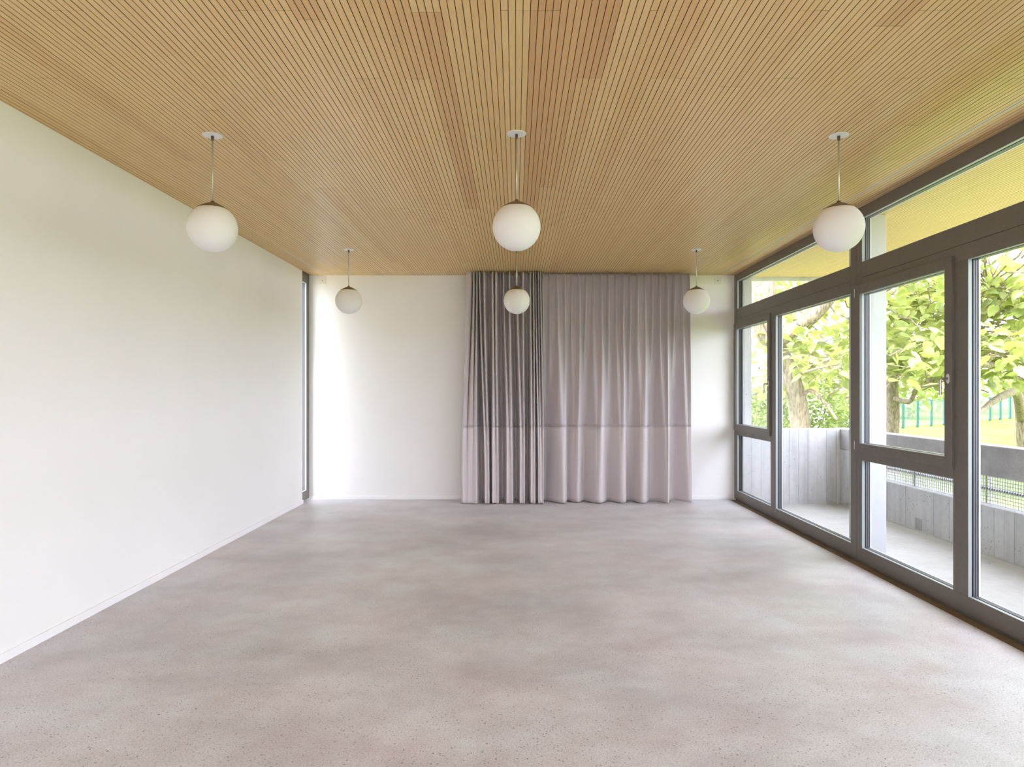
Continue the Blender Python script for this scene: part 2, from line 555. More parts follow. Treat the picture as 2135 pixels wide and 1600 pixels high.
# ceiling: oak panels of four slats each, on a black backing
ceil = struct(MB().box(XL - 0.1, XR + 0.16, YF, YB, H + 0.012, H + 0.05).build('ceiling', 'groove'),
              'oak slat ceiling with narrow black grooves', 'ceiling')
PITCH, FACE = 0.032, 0.0288
PL = 3.11
known = {0: 2.878, -5: 3.51, -3: 4.11, 2: 3.50, 1: 5.37, -13: 5.40, -6: 5.39, -4: 6.00, -8: 2.95, -15: 3.9, 12: 3.0, 8: 3.6, 17: 5.1}
dark_near = {0: (0.02, 0.12), 2: (0.0, 0.45), -4: (0.1, 0.7), -8: (0.25, 0.7), 1: (0.2, 0.6), -5: (0.3, 0.75), 12: (0.1, 0.6), 5: (0.35, 0.7)}
rnd = random.Random(11)
slats = []
lane0 = math.floor((XL - 0.05 - 0.064) / 0.128)
lane1 = math.ceil((XR + 0.12 - 0.064) / 0.128)
for k in range(lane0, lane1 + 1):
    jn = known.get(k, 2.878 + 0.622 * rnd.randrange(5) + 0.0)
    joints = sorted(y for y in (jn + PL * i for i in range(-4, 5)) if YF < y < YB)
    ends = [YF] + joints + [YB]
    for i in range(len(ends) - 1):
        a, b_ = ends[i], ends[i + 1]
        tone = min(1.0, max(0.05, rnd.gauss(0.64, 0.13)))
        if k in dark_near and abs(b_ - jn) < 0.01:
            tone = dark_near[k][0] * 0.6 + 0.14
        elif k in dark_near and abs(a - jn) < 0.01:
            tone = dark_near[k][1]
        for s in range(4):
            x0 = 0.064 + k * 0.128 + s * PITCH + (PITCH - FACE) / 2
            x1 = x0 + FACE
            if x1 < XL or x0 > XR + 0.1:
                continue
            x0 = max(x0, XL - 0.001)
            gap = 0.0006
            t = min(1.0, max(0.0, tone + rnd.gauss(0, 0.045)))
            # size on the picture: visible length starts where the ceiling enters the frame
            ya = max(a, 2.72, abs(x0) * 1.32)
            area = 0.0 if ya >= b_ else (1 / ya ** 2 - 1 / b_ ** 2)
            slats.append((area, x0, x1, a + gap, b_ - gap, (t, rnd.random(), rnd.random())))
slats.sort(key=lambda q: -q[0])
zs = lambda: H + rnd.uniform(-0.0004, 0.0004)
for q in slats[:300]:
    z = zs()
    MB().slat(q[1], q[2], q[3], q[4], z, H + 0.0125, q[5]).build('slat', ['oak', 'groove'], ceil)
far = MB()
for q in slats[300:]:
    z = zs()
    far.slat(q[1], q[2], q[3], q[4], z, H + 0.0125, q[5])
fo = far.build('slat_field', ['oak', 'groove'], ceil)
fo['kind'] = 'stuff'

# roof slab with its overhang on both sides (keeps the sky off the room)
XS, YS, ZS = 4.78, 9.90, 3.20    # outer edge of the soffit, its end, its height
rf = MB().box(XL - 0.35, XS, YF - 0.3, YS, H + 0.16, H + 0.42).box(XL - 0.3, XR + 0.10, YF - 0.25, YB + 0.3, H + 0.05, H + 0.17)
struct(rf.build('roof', 'bitumen'), 'flat roof slab over the room and terrace', 'roof')
sf = struct(MB().box(XR + 0.16, XS - 0.02, YF - 0.6, YS - 0.05, ZS + 0.012, ZS + 0.12).build('soffit', 'groove'),
            'oak slat soffit outside above the terrace', 'soffit')
so = MB()
x = XR + 0.17
while x < XS - 0.06:
    so.slat(x, x + FACE, YF - 0.58, YS - 0.06, ZS, ZS + 0.0125, (min(1, max(0, rnd.gauss(0.75, 0.12))), rnd.random(), rnd.random()))
    x += PITCH
so = so.build('soffit_slats', ['oak', 'groove'], sf)
so['kind'] = 'stuff'
fas = MB().box(XR + 0.1, XS, YS - 0.05, YS, ZS - 0.055, ZS + 0.13).box(XS - 0.03, XS, YF - 0.6, YS, ZS - 0.055, ZS + 0.13)
struct(fas.build('trim_3', 'concrete'), 'pale grey fascia around the edge of the soffit', 'fascia')

# ------------------------------------------------------------------ windows
def ring(mb, x0, x1, ya, yb, z0, z1, w, mi=0):
    """rectangular ring lying in the window plane; outside edges ya..yb, z0..z1, border w"""
    mb.box(x0, x1, ya, ya + w, z0, z1, mi)
    mb.box(x0, x1, yb - w, yb, z0, z1, mi)
    mb.box(x0, x1, ya + w, yb - w, z0, z0 + w, mi)
    mb.box(x0, x1, ya + w, yb - w, z1 - w, z1, mi)

def glazing(parent, x, ya, yb, z0, z1, fn):
    """bead, layered spacer and pane in an opening whose inner edge lies at x"""
    g = MB(fn)
    e = 0.012
    ring(g, x + 0.003, x + 0.026, ya - e, yb + e, z0 - e, z1 + e, e + 0.002, 3)
    ring(g, x + 0.026, x + 0.036, ya - e, yb + e, z0 - e, z1 + e, e + 0.001, 0)
    ring(g, x + 0.036, x + 0.047, ya - e, yb + e, z0 - e, z1 + e, e + 0.004, 1)
    ring(g, x + 0.047, x + 0.051, ya - e, yb + e, z0 - e, z1 + e, e + 0.001, 0)
    ring(g, x + 0.051, x + 0.063, ya - e, yb + e, z0 - e, z1 + e, e + 0.004, 1)
    ring(g, x + 0.063, x + 0.072, ya - e, yb + e, z0 - e, z1 + e, e + 0.002, 0)
    ring(g, x + 0.072, x + 0.084, ya - e, yb + e, z0 - e, z1 + e, e + 0.004, 2)
    g.build('glazing_spacer', ['gasket', 'spacer', 'alu_light', 'bead'], parent)
    p = MB(fn).box(x + 0.047, x + 0.051, ya - 0.002, yb + 0.002, z0 - 0.002, z1 + 0.002)
    p.build('pane', 'glass', parent)

Z_BOT, Z_LO0, Z_LO1, Z_SA0, Z_SA1, Z_OP1, Z_CL0, Z_CL1 = 0.018, 0.138, 0.915, 1.062, 2.388, 2.420, 2.671, 3.060
FD = 0.085                        # frame depth
PER = 3.41
def handle(parent, x, y, z):
    h = MB(skew)
    # oval rosette
    vs, fs = [], []
    n = 20
    for xx in (x, x - 0.006):
        for i in range(n):
            a = 2 * math.pi * i / n
            vs.append((xx, y + 0.0145 * math.cos(a), z + 0.034 * math.sin(a)))
    for i in range(n):
        j = (i + 1) % n
        fs.append((i, j, n + j, n + i))
    fs.append(tuple(range(n, 2 * n)))
    h.add(vs, fs)
    h.build('handle_rosette', 'rosette', parent)
    l = MB(skew)
    l.tube([(x - 0.004, y, z), (x - 0.022, y, z)], 0.0105, 12)
    pts = [(x - 0.02, y, z), (x - 0.044, y, z), (x - 0.051, y, z - 0.003), (x - 0.055, y, z - 0.010), (x - 0.056, y, z - 0.024), (x - 0.056, y, z - 0.112)]
    l.tube(pts, 0.0088, 12)
    l.tube([(x - 0.056, y, z - 0.108), (x - 0.056, y, z - 0.116)], 0.0105, 12)
    l.build('handle_lever', 'steel', parent, smooth=False)

def bay(idx, yfar, label, first=False):
    yn = yfar - PER
    root = empty('window_%d' % idx, skew((XR, yn, 0)))
    struct(root, label, 'window')
    B = lambda: MB(skew)
    x0, x1 = XR, XR + FD
    lo_a, lo_b = yfar - 0.10, yfar - 1.353        # narrow light, far and near edge
    wd_a, wd_b = yfar - 1.507, yfar - 3.313       # wide light
    # frame members
    def fr(name, *bx):
        m = B()
        for b in bx:
            m.box(*b)
        return m.build(name, 'frame', root, bevel=0.0025)
    fr('post', (x0, x1, lo_a, yfar - 0.0015, Z_BOT, H + 0.01))
    fr('post', (x0, x1, yn + 0.0015, wd_b, Z_BOT, H + 0.01))
    fr('mullion', (x0, x1, lo_b, wd_a, Z_LO0, Z_OP1))
    fr('top_rail', (x0, x1, lo_a, wd_b, Z_CL1, H + 0.01))
    fr('transom', (x0, x1, lo_a, wd_b, 2.532, Z_CL0))
    fr('transom', (x0, x1, lo_a, wd_b, Z_OP1, 2.530))
    fr('bottom_rail', (x0, x1, lo_a, wd_b, Z_BOT, Z_LO0))
    fr('sash_rail', (x0, x1, lo_a, lo_b, Z_LO1, Z_SA0))
    # fixed lights
    glazing(root, XR, lo_b, lo_a, Z_LO0, Z_LO1, skew)
    glazing(root, XR, wd_b, wd_a, Z_LO0, Z_OP1, skew)
    glazing(root, XR, wd_b, lo_a, Z_CL0, Z_CL1, skew)
    # opening sash, standing proud of the frame
    sa, sb = yfar - 0.012, yfar - 1.366
    s = B()
    z0, z1 = 0.985, 2.470
    w = 0.088
    gb = sb + 0.078
    gz0, gz1 = Z_SA0 + 0.002, Z_SA1
    s.box(x0 - 0.02, x0 + 0.03, lo_a, sa, z0, z1)
    s.box(x0 - 0.02, x0 + 0.03, sb, gb, z0, z1)
    s.box(x0 - 0.02, x0 + 0.03, gb, lo_a, z0, gz0)
    s.box(x0 - 0.02, x0 + 0.03, gb, lo_a, gz1, z1)
    sash = s.build('sash', 'frame', root, loc=skew((XR, sa, z0)), bevel=0.0025)
    glazing(sash, XR - 0.004, gb, lo_a, gz0, gz1, skew)
    handle(sash, XR - 0.02, sb + 0.034, 1.615)
    for zz in (z0 + 0.02, z1 - 0.10):
        B().tube([(x0 - 0.018, sa + 0.004, zz), (x0 - 0.018, sa + 0.004, zz + 0.075)], 0.0035, 8).build('hinge', 'alu_light', sash)
    return root

bay(1, 9.452, 'floor-to-ceiling grey framed window beside the curtain wall')
bay(2, 9.452 - PER, 'floor-to-ceiling grey framed window in front of the white column')
bay(3, 9.452 - 2 * PER, 'floor-to-ceiling grey framed window, third from the curtain')
bay(4, 9.452 - 3 * PER, 'floor-to-ceiling grey framed window farthest from the curtain')
struct(MB(skew).box(XR, XR + FD, 9.452, YB + 0.05, Z_BOT, H + 0.01).build('trim_4', 'frame'), 'narrow grey strip closing the window front at the wall', 'trim')

# slit window at the far end of the left wall, its frame running on behind the wall's edge
w5 = empty('window_5', (XL, YLW, 0))
struct(w5, 'tall slit window with grey green frame in the corner', 'window')
xs = -2.912
def frl(name, *b):
    return MB().box(*b).build(name, 'frame', w5, bevel=0.002)
frl('post', xs - 0.08, xs, 9.355, YB - 0.001, 0.02, H + 0.008)
frl('top_rail', xs - 0.08, xs, 8.80, 9.355, 3.03, H + 0.008)
frl('bottom_rail', xs - 0.08, xs, 8.80, 9.355, 0.02, 0.145)
frl('post', xs - 0.08, xs, 8.73, 8.80, 0.02, H + 0.008)
g = MB()
mirror = lambda p: (2 * xs - p[0], p[1], p[2])
glazing(w5, xs, 8.80, 9.355, 0.145, 3.03, mirror)

# unseen glazed front opposite the curtain, added to brighten the room
w6 = empty('window_6', (0, YF - 0.1, 0))
struct(w6, 'added unseen floor-to-ceiling window opposite the curtain, for extra daylight', 'window')
fx0, fx1 = -0.9, XR - 0.25
nfw = 3
for i in range(nfw + 1):
    xc = fx0 + (fx1 - fx0) * i / nfw
    MB().box(max(fx0, xc - 0.045), min(fx1, xc + 0.045), YF - 0.17, YF - 0.09, 0.06, H - 0.06).build('post', 'frame', w6)
    if i < nfw:
        xa, xb = xc + 0.045, fx0 + (fx1 - fx0) * (i + 1) / nfw - 0.045
        if i == 0:
            xa = fx0 + 0.045
        for z0, z1 in ((0.06, 0.13), (H - 0.13, H - 0.06)):
            MB().box(xa, xb, YF - 0.17, YF - 0.09, z0, z1).build('rail', 'frame', w6)
        MB().box(xa, xb, YF - 0.132, YF - 0.128, 0.13, H - 0.13).build('pane', 'glass', w6)

# ------------------------------------------------------------------ curtain track in the ceiling
tr = empty('curtain_track', (0, 9.26, H))
tag(tr, 'slim white curtain track let into the slat ceiling', 'curtain track')
def strip(pts, w, z0, z1, name, mat, fn=None):
    """flat strip following a polyline in plan"""
    vs, fs = [], []
    P = [Vector((p[0], p[1])) for p in pts]
    for i, p in enumerate(P):
        t = (P[min(i + 1, len(P) - 1)] - P[max(i - 1, 0)]).normalized()
        nrm = Vector((-t.y, t.x))
        for sgn, z in ((-1, z0), (1, z0), (1, z1), (-1, z1)):
            q = p + nrm * (w / 2 * sgn)
            vs.append((q.x, q.y, z))
    for i in range(len(P) - 1):
        for k in range(4):
            l = (k + 1) % 4
            fs.append((i * 4 + k, i * 4 + l, (i + 1) * 4 + l, (i + 1) * 4 + k))
    fs.append((0, 1, 2, 3)); e = (len(P) - 1) * 4
    fs.append((e + 3, e + 2, e + 1, e))
    return MB(fn).add(vs, fs).build(name, mat, tr)
def arc(cx, cy, r, a0, a1, n=8):
    return [(cx + r * math.cos(math.radians(a0 + (a1 - a0) * i / n)), cy + r * math.sin(math.radians(a0 + (a1 - a0) * i / n))) for i in range(n + 1)]
TX0, TX1, TY = -2.690, 2.862, 9.275
path = [(TX0, 7.82)] + arc(TX0 + 0.12, TY - 0.12, 0.12, 180, 90) + arc(TX1 - 0.12, TY - 0.12, 0.12, 90, 0) + [(TX1 - 0.05, YF + 0.3)]
strip(path, 0.018, H - 0.0022, H + 0.004, 'rail', 'track')
strip(path, 0.004, H - 0.0028, H + 0.004, 'slot', 'groove')

# ------------------------------------------------------------------ curtains
def cat(p0, p1, p2, p3, t):
    return 0.5 * ((2 * p1) + (-p0 + p2) * t + (2 * p0 - 5 * p1 + 4 * p2 - p3) * t * t + (-p0 + 3 * p1 - 3 * p2 + p3) * t ** 3)
def spline(P, per):
    out = []
    n = len(P)
    for i in range(n - 1):
        a, b, c, d = P[max(i - 1, 0)], P[i], P[i + 1], P[min(i + 2, n - 1)]
        for k in range(per):
            t = k / per
            out.append((cat(a[0], b[0], c[0], d[0], t), cat(a[1], b[1], c[1], d[1], t)))
    out.append(P[-1])
    return out
ZT, ZSEAM, ZH = H - 0.012, 1.043, 0.010
CY = 9.215
def zx(z):                       # place along the curtain read from the front view
    return (940 + z / 3.5583 - 1075) * CY / FPX

def drape(name, rowfun, rows_up, rows_dn, label):
    root = empty(name, (rowfun(1.0)[0][0], CY, 0))
    tag(root, label, 'curtain', 'curtains on the back track')
    def sheet(pname, mat, zs, grow):
        rows = [(z, rowfun((ZT - z) / (ZT - ZH))) for z in zs]
        n = len(rows[0][1])
        vs = [(p[0], p[1] - grow, z) for z, r in rows for p in r]
        fs = [(i * n + j, (i + 1) * n + j, (i + 1) * n + j + 1, i * n + j + 1) for i in range(len(rows) - 1) for j in range(n - 1)]
        o = MB().add(vs, fs).build(pname, mat, root, smooth=True)
        so = o.modifiers.new('thickness', 'SOLIDIFY')
        so.thickness = 0.0025
        so.offset = 0
        return o
    zu = [ZT + (ZSEAM - ZT) * i / rows_up for i in range(rows_up + 1)]
    zd = [ZSEAM + (ZH - ZSEAM) * i / rows_dn for i in range(rows_dn + 1)]
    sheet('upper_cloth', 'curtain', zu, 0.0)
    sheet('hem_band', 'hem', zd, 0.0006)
    return root

# drawn-out curtain: pinched every hand's width at the top, wide soft folds at the hem
NP = 20
xt0, xt1 = zx(678), zx(1768)
bot = [(694, 0.064), (710, 0.062), (738, 0.030), (800, -0.060), (838, -0.078), (856, -0.020), (868, 0.045), (905, -0.010), (938, -0.040), (962, -0.010), (985, 0.055),
       (1020, 0.010), (1070, -0.070), (1108, -0.074), (1140, -0.010), (1172, 0.055), (1212, 0.00), (1250, -0.060), (1288, -0.056), (1308, 0.030), (1328, 0.062), (1368, 0.000),
       (1400, -0.074), (1436, -0.060), (1462, 0.000), (1492, 0.060), (1545, 0.020), (1585, -0.070), (1606, -0.066), (1622, 0.020), (1660, 0.055), (1715, 0.000), (1752, -0.045), (1778, -0.050)]
botp = [(zx(a), d) for a, d in bot]
sp = spline(botp, 12)
NB = len(sp) - 1
NU = NP * 26
jit = random.Random(5)
kj = [jit.uniform(-0.010, 0.010) for _ in range(NP + 2)]
ka = [jit.uniform(0.75, 1.2) for _ in range(NP + 2)]
kl = [jit.uniform(0.55, 1.15) for _ in range(NP + 2)]
def row_right(t):
    out = []
    w = sm(0.05, 0.95, t) * 0.55 + 0.45 * t
    for j in range(NU + 1):
        u = j / NU
        q = u * NB
        i = min(int(q), NB - 1)
        fb = q - i
        xb = sp[i][0] + (sp[i + 1][0] - sp[i][0]) * fb
        db = sp[i][1] + (sp[i + 1][1] - sp[i][1]) * fb
        k = u * NP
        ki = int(round(k))
        ki = min(ki, NP)
        dd = abs(k - ki)
        xtop = xt0 + (xt1 - xt0) * u
        # ridge, sharp at the top and widening downwards, fading at its own height
        wid = 0.055 + 0.36 * min(1.0, t * 1.5)
        fade = max(0.0, 1 - t / (0.95 * kl[ki])) ** 0.8
        ridge = -0.088 * ka[ki] * math.exp(-(dd / wid) ** 2) * fade + 0.026 * (1 - t)
        xx = xtop * (1 - w) + xb * w + kj[ki] * math.exp(-(dd / 0.4) ** 2) * math.sin(min(1, t * 1.4) * math.pi)
        out.append((xx, CY + 0.012 + ridge + 1.65 * db * w))
    return out
drape('drawn_curtain', row_right, 46, 22, 'grey mauve curtain drawn out flat in regular folds')

# bunched curtain: deep tube folds standing side by side
folds_b = [(82, 120), (123, 165), (168, 208), (247, 268), (271, 292), (304, 331), (334, 360), (407, 436), (439, 467), (506, 527), (530, 550), (582, 605), (608, 631), (639, 654), (657, 672), (675, 690)]
folds_t = [(120, 164), (172, 182), (189, 199), (208, 219), (238, 256), (300, 320), (328, 346), (386, 396), (426, 438), (478, 498), (528, 546), (588, 598), (606, 616), (624, 633), (642, 651), (660, 669)]
def fold_pts(folds, depth, soft, gap_full):
    P = []
    for i, (a, b) in enumerate(folds):
        w = zx(b) - zx(a)
        if i:
            g0 = a - folds[i - 1][1]
            pb, gapw = zx(folds[i - 1][1]), zx(a) - zx(folds[i - 1][1])
            d = depth * (-0.95 if g0 < gap_full * 0.3 else -0.80 + 1.85 * min(1.0, g0 / gap_full))
            P += [(pb + gapw * 0.30, CY + d), (pb + gapw * 0.70, CY + d)]
        a = zx(a)
        shallow_l = i and folds[i][0] - folds[i - 1][1] < gap_full * 0.3
        shallow_r = i + 1 < len(folds) and folds[i + 1][0] - folds[i][1] < gap_full * 0.3
        P += [(a + w * 0.02, CY - depth * (0.965 if shallow_l else soft)), (a + w * 0.28, CY - depth), (a + w * 0.72, CY - depth * 0.97), (a + w * 0.98, CY - depth * (0.965 if shallow_r else soft))]
    return P
PB = fold_pts(folds_b, 0.125, -0.10, 12.0)
PT = fold_pts(folds_t, 0.075, 0.10, 8.0)
SB, ST = spline(PB, 6), spline(PT, 6)
pl = [jit.uniform(0, 6.28) for _ in range(60)]
def row_left(t):
    w = sm(-0.1, 0.9, t)
    out = []
    n = len(SB)
    for j in range(n):
        x = ST[j][0] * (1 - w) + SB[j][0] * w
        y = ST[j][1] * (1 - w) + SB[j][1] * w
        # small secondary pleats near the heading
        u = j / n
        y += 0.006 * (1 - t) * math.sin(u * 2 * math.pi * 11 + math.sin(u * 40))
        x += 0.004 * math.sin(t * 5 + 9 * math.sin(u * 7))
        out.append((x, y - 0.03))
    return out
drape('bunched_curtain', row_left, 46, 22, 'grey mauve curtain gathered into deep upright folds beside the drawn one')

# ------------------------------------------------------------------ globe lamps
def sphere_prof(R, a0, a1, n):
    return [(max(1e-4, R * math.sin(math.radians(a0 + (a1 - a0) * i / n))), R * math.cos(math.radians(a0 + (a1 - a0) * i / n))) for i in range(n + 1)]
GR = 0.152
GZ = 2.569 - H                   # globe centre below the ceiling
def lamp():
    r = empty('globe_pendant_lamp', (0, 0, H))
    MB().lathe([(1e-4, -0.004), (0.058, -0.004), (0.0605, -0.003), (0.0615, 0.0), (0.0615, 0.002)], 48).build('ceiling_rose', 'rosette', r, smooth=False).location = (0, 0, 0)
    MB().lathe([(0.0085, -0.003), (0.0095, -0.006), (0.0095, -0.020), (0.0078, -0.024), (0.0078, -0.032), (0.004, -0.034)], 20).build('cord_grip', 'grip', r, smooth=True).location = (0, 0, 0)
    MB().tube([(0, 0, -0.030), (0, 0, GZ + GR + 0.006)], 0.0046, 12).build('rod', 'rod', r, smooth=True).location = (0, 0, 0)
    ca = 36.0
    rc, zc = GR * math.sin(math.radians(ca)), GR * math.cos(math.radians(ca))
    cap = [(0.005, GZ + GR + 0.022), (0.011, GZ + GR + 0.020), (0.013, GZ + GR + 0.010), (0.030, GZ + GR + 0.005), (0.055, GZ + GR - 0.006), (0.078, GZ + GR - 0.020), (rc + 0.003, GZ + zc + 0.002), (rc + 0.003, GZ + zc - 0.004), (rc - 0.004, GZ + zc - 0.002)]
    MB().lathe(cap, 40).build('cap', 'bronze', r, smooth=True).location = (0, 0, 0)
    prof = [(p[0], p[1] + GZ) for p in sphere_prof(GR, ca - 3, 180, 40)]
    MB().lathe(prof, 64).build('globe', 'opal', r, smooth=True).location = (0, 0, 0)
    return r
def copy_tree(o, parent=None):
    c = o.copy()
    COL.objects.link(c)
    c.parent = parent
    for ch in [q for q in o.children]:
        copy_tree(ch, c)
    return c
proto = lamp()
spots = [(-1.934, 4.285, 'white globe pendant lamp near the plain left wall, away from the curtain'),
         (0.006, 4.255, 'white globe pendant lamp in the middle of the row away from the curtain'),
         (2.062, 4.285, 'white globe pendant lamp hanging by the windows near the white column'),
         (-1.926, 7.75, 'white globe pendant lamp by the curtain wall, next to the slit window'),
         (0.014, 7.75, 'white globe pendant lamp hanging in front of the bunched curtain'),
         (2.087, 7.75, 'white globe pendant lamp hanging at the window end of the drawn curtain')]
for i, (x, y, lb) in enumerate(spots):
    o = proto if i == 0 else copy_tree(proto)
    o.location = (x, y, H)
    tag(o, lb, 'pendant lamp', 'globe pendant lamps in two rows')

# ------------------------------------------------------------------ wall boxes high on the back wall
def wall_box(px, label):
    x = (px - VX) * YB / FPX
    z = EYE + (VY - 585.6) * YB / FPX
    r = empty('wall_socket', (x, YB, z))
    tag(r, label, 'wall socket', 'wall sockets under the ceiling')
    h = 0.047
    m = MB()
    ring_b = lambda mb, a, b, y0, y1: (mb.box(x - a, x - b, y0, y1, z - a, z + a), mb.box(x + b, x + a, y0, y1, z - a, z + a), mb.box(x - b, x + b, y0, y1, z - a, z - b), mb.box(x - b, x + b, y0, y1, z + b, z + a))
    ring_b(m, h, 0.030, YB - 0.010, YB)
    m.build('cover_frame', 'plate', r, loc=(x, YB, z), bevel=0.0015)
    MB().box(x - 0.029, x + 0.029, YB - 0.008, YB, z - 0.029, z + 0.029).build('insert', 'plate', r, loc=(x, YB, z), bevel=0.001)
    pts = [(x - 0.012, YB - 0.0085, z), (x, YB - 0.0085, z - 0.008), (x + 0.013, YB - 0.0085, z + 0.004), (x, YB - 0.0085, z + 0.006)]
    MB().add(pts + [(a, b + 0.004, c) for a, b, c in pts], [(0, 1, 2, 3), (0, 4, 5, 1), (1, 5, 6, 2), (2, 6, 7, 3), (3, 7, 4, 0)]).build('opening', 'socket', r, loc=(x, YB, z))
wall_box(672.5, 'small square white wall socket near the slit window')
wall_box(1496.5, 'small square white wall socket between curtain and windows')

# ------------------------------------------------------------------ terrace
ZTF = -0.04
XP, TP = 4.50, 0.16              # inner face of the parapet, its thickness
YE = 9.31                        # inner face of the end wall
struct(MB().box(XR + 0.05, XP + TP, YF - 2.6, YE + 0.2, -0.5, ZTF).build('terrace_floor', 'terrace'), 'smooth pale concrete terrace floor outside the windows', 'terrace')
struct(MB(skew).box(XR + 0.02, XR + 0.10, YF, YB, -0.2, 0.017).build('trim_5', 'frame'), 'grey sill under the window front', 'sill')
# end wall, board-marked: every board print is a slightly uneven panel
ew = struct(MB().box(XR + 0.16, XP + TP, YE + 0.008, YE + 0.20, ZTF, 1.0).build('terrace_end_wall', 'concrete'), 'low board-marked concrete wall closing the end of the terrace', 'concrete wall')
brnd = random.Random(3)
x = 3.275
while x < XP - 0.005:
    w = min(0.129, XP - x)
    MB().box(x + 0.0012, x + w - 0.0012, YE + brnd.uniform(0, 0.004), YE + 0.0085, ZTF, 0.999).build('board_print', 'concrete', ew)
    x += 0.130
# outer parapet with a long slot
pp = struct(MB().box(XP + 0.008, XP + TP, YF - 2.6, YE + 0.2, ZTF - 0.4, 0.430).build('parapet', 'concrete'), 'low board-marked concrete parapet along the outside of the terrace', 'parapet')
y = YE
sc_y = 7.50                      # scupper
while y > 1.2:
    w = 0.129
    if not (y - w < sc_y + 0.07 and y > sc_y - 0.07):
        MB().box(XP + brnd.uniform(0, 0.004), XP + 0.0085, y - w + 0.0012, y - 0.0012, ZTF, 0.4295).build('board_print', 'concrete', pp)
    else:
        MB().box(XP + brnd.uniform(0, 0.004), XP + 0.0085, y - w + 0.0012, y - 0.0012, ZTF + 0.145, 0.4295).build('board_print', 'concrete', pp)
        if y > sc_y + 0.07:
            MB().box(XP, XP + 0.0085, sc_y + 0.07, y - 0.0012, ZTF, ZTF + 0.143).build('board_print', 'concrete', pp)
        if y - w < sc_y - 0.07:
            MB().box(XP, XP + 0.0085, y - w + 0.0012, sc_y - 0.07, ZTF, ZTF + 0.143).build('board_print', 'concrete', pp)
    y -= 0.130
MB().box(XP + 0.0065, XP + 0.0085, sc_y - 0.07, sc_y + 0.07, ZTF, ZTF + 0.143).build('scupper', 'rough_concrete', pp)
MB().box(XP - 0.012, XP + 0.004, YF - 2.6, YE, ZTF, ZTF + 0.014).build('floor_fillet', 'terrace', pp)
ub = struct(MB().box(XP + 0.004, XP + TP + 0.02, YF - 2.6, YE + 0.2, 0.720, 1.010).build('parapet_beam', 'rough_concrete', bevel=0.012), 'rough weathered concrete beam above the slot of the parapet', 'concrete beam')
# piers carrying the beam (outside the picture) and the wall end next to the windows
MB().box(XP + 0.002, XP + TP, 8.55, YE, 0.43, 0.72).build('pier', 'concrete', ub)
for yy in (YE, 1.0, -2.2):
    MB().box(XP + 0.02, XP + TP, yy, yy + 0.2, 0.43, 0.72).build('pier', 'concrete', ub)
pier = struct(MB().box(XR + 0.10, 3.268, YE - 0.01, YB + 0.3, ZTF, ZS).build('wall_end', 'concrete'), 'grey concrete pier at the far corner outside the windows', 'pier')
# grating in the slot
gr = empty('slot_grating', (XP + 0.11, YE, 0.43))
tag(gr, 'galvanised square mesh grating closing the slot of the parapet', 'grating')
gm = MB()
gx = XP + 0.10
y = YE
while y > 1.2:
    gm.box(gx, gx + 0.012, y - 0.0028, y + 0.0028, 0.40, 0.73)
    y -= 0.033
z = 0.435
while z < 0.725:
    gm.box(gx + 0.004, gx + 0.008, 1.2, YE, z - 0.0028, z + 0.0028)
    z += 0.033
gmo = gm.build('mesh', 'grating', gr)
gmo['kind'] = 'stuff'
MB().box(gx + 0.015, gx + 0.04, 1.2, YE, 0.560, 0.585).build('middle_rail', 'rail', gr)
for yy in (8.95, 7.75, 6.55, 5.35, 4.15):
    MB().box(gx + 0.012, gx + 0.036, yy - 0.008, yy + 0.008, 0.35, 0.73).build('upright', 'rail', gr)
# columns
for i, (yy, lb) in enumerate(((6.36, 'square white column outside between the windows'),
                              (6.36 - PER, 'square white column outside at the window farthest from the curtain'))):
    c = MB().box(3.275, 3.512, yy, yy + 0.235, ZTF, ZS)
    struct(c.build('column', 'white_ext', bevel=0.004), lb, 'column')

# ------------------------------------------------------------------ grounds
ZG = -0.42
def gz(x, y):
    return ZG + 0.10 * (noise.noise(Vector((x * 0.07, y * 0.07, 0.3)))) * sm(12, 25, math.hypot(x, y)) + 0.35 * sm(32, 60, y) * sm(10, 30, x)
g = MB()
N = 70
xs_ = [-90 + 180 * i / N for i in range(N + 1)]
ys_ = [-90 + 200 * i / N for i in range(N + 1)]
g.add([(a, b, gz(a, b)) for b in ys_ for a in xs_], [(j * (N + 1) + i, j * (N + 1) + i + 1, (j + 1) * (N + 1) + i + 1, (j + 1) * (N + 1) + i) for j in range(N) for i in range(N)])
struct(g.build('ground', 'lawn', smooth=True), 'sunlit lawn beyond the terrace', 'lawn')
pa = MB()
for i in range(24):
    y0, y1 = -12 + i * 1.6, -12 + (i + 1) * 1.6
    def px_(y):
        return 4.75 + sm(12, 26, y) * 3
    pa.add([(px_(y0) - 0.1, y0, ZG + 0.02), (px_(y0) + 1.7, y0, ZG + 0.02), (px_(y1) + 1.7, y1, ZG + 0.02), (px_(y1) - 0.1, y1, ZG + 0.02)], [(0, 1, 2, 3)])
pa.box(-12, XL - 0.35, -14, 20, ZG, ZG + 0.02).box(XL - 0.35, 4.8, -14, YF - 0.6, ZG, ZG + 0.02)  # gravel left and front is unseen, added to cut green bounce light
struct(pa.build('path', 'path'), 'pale gravel path along the outside of the parapet, with unseen gravel added round the room', 'path')

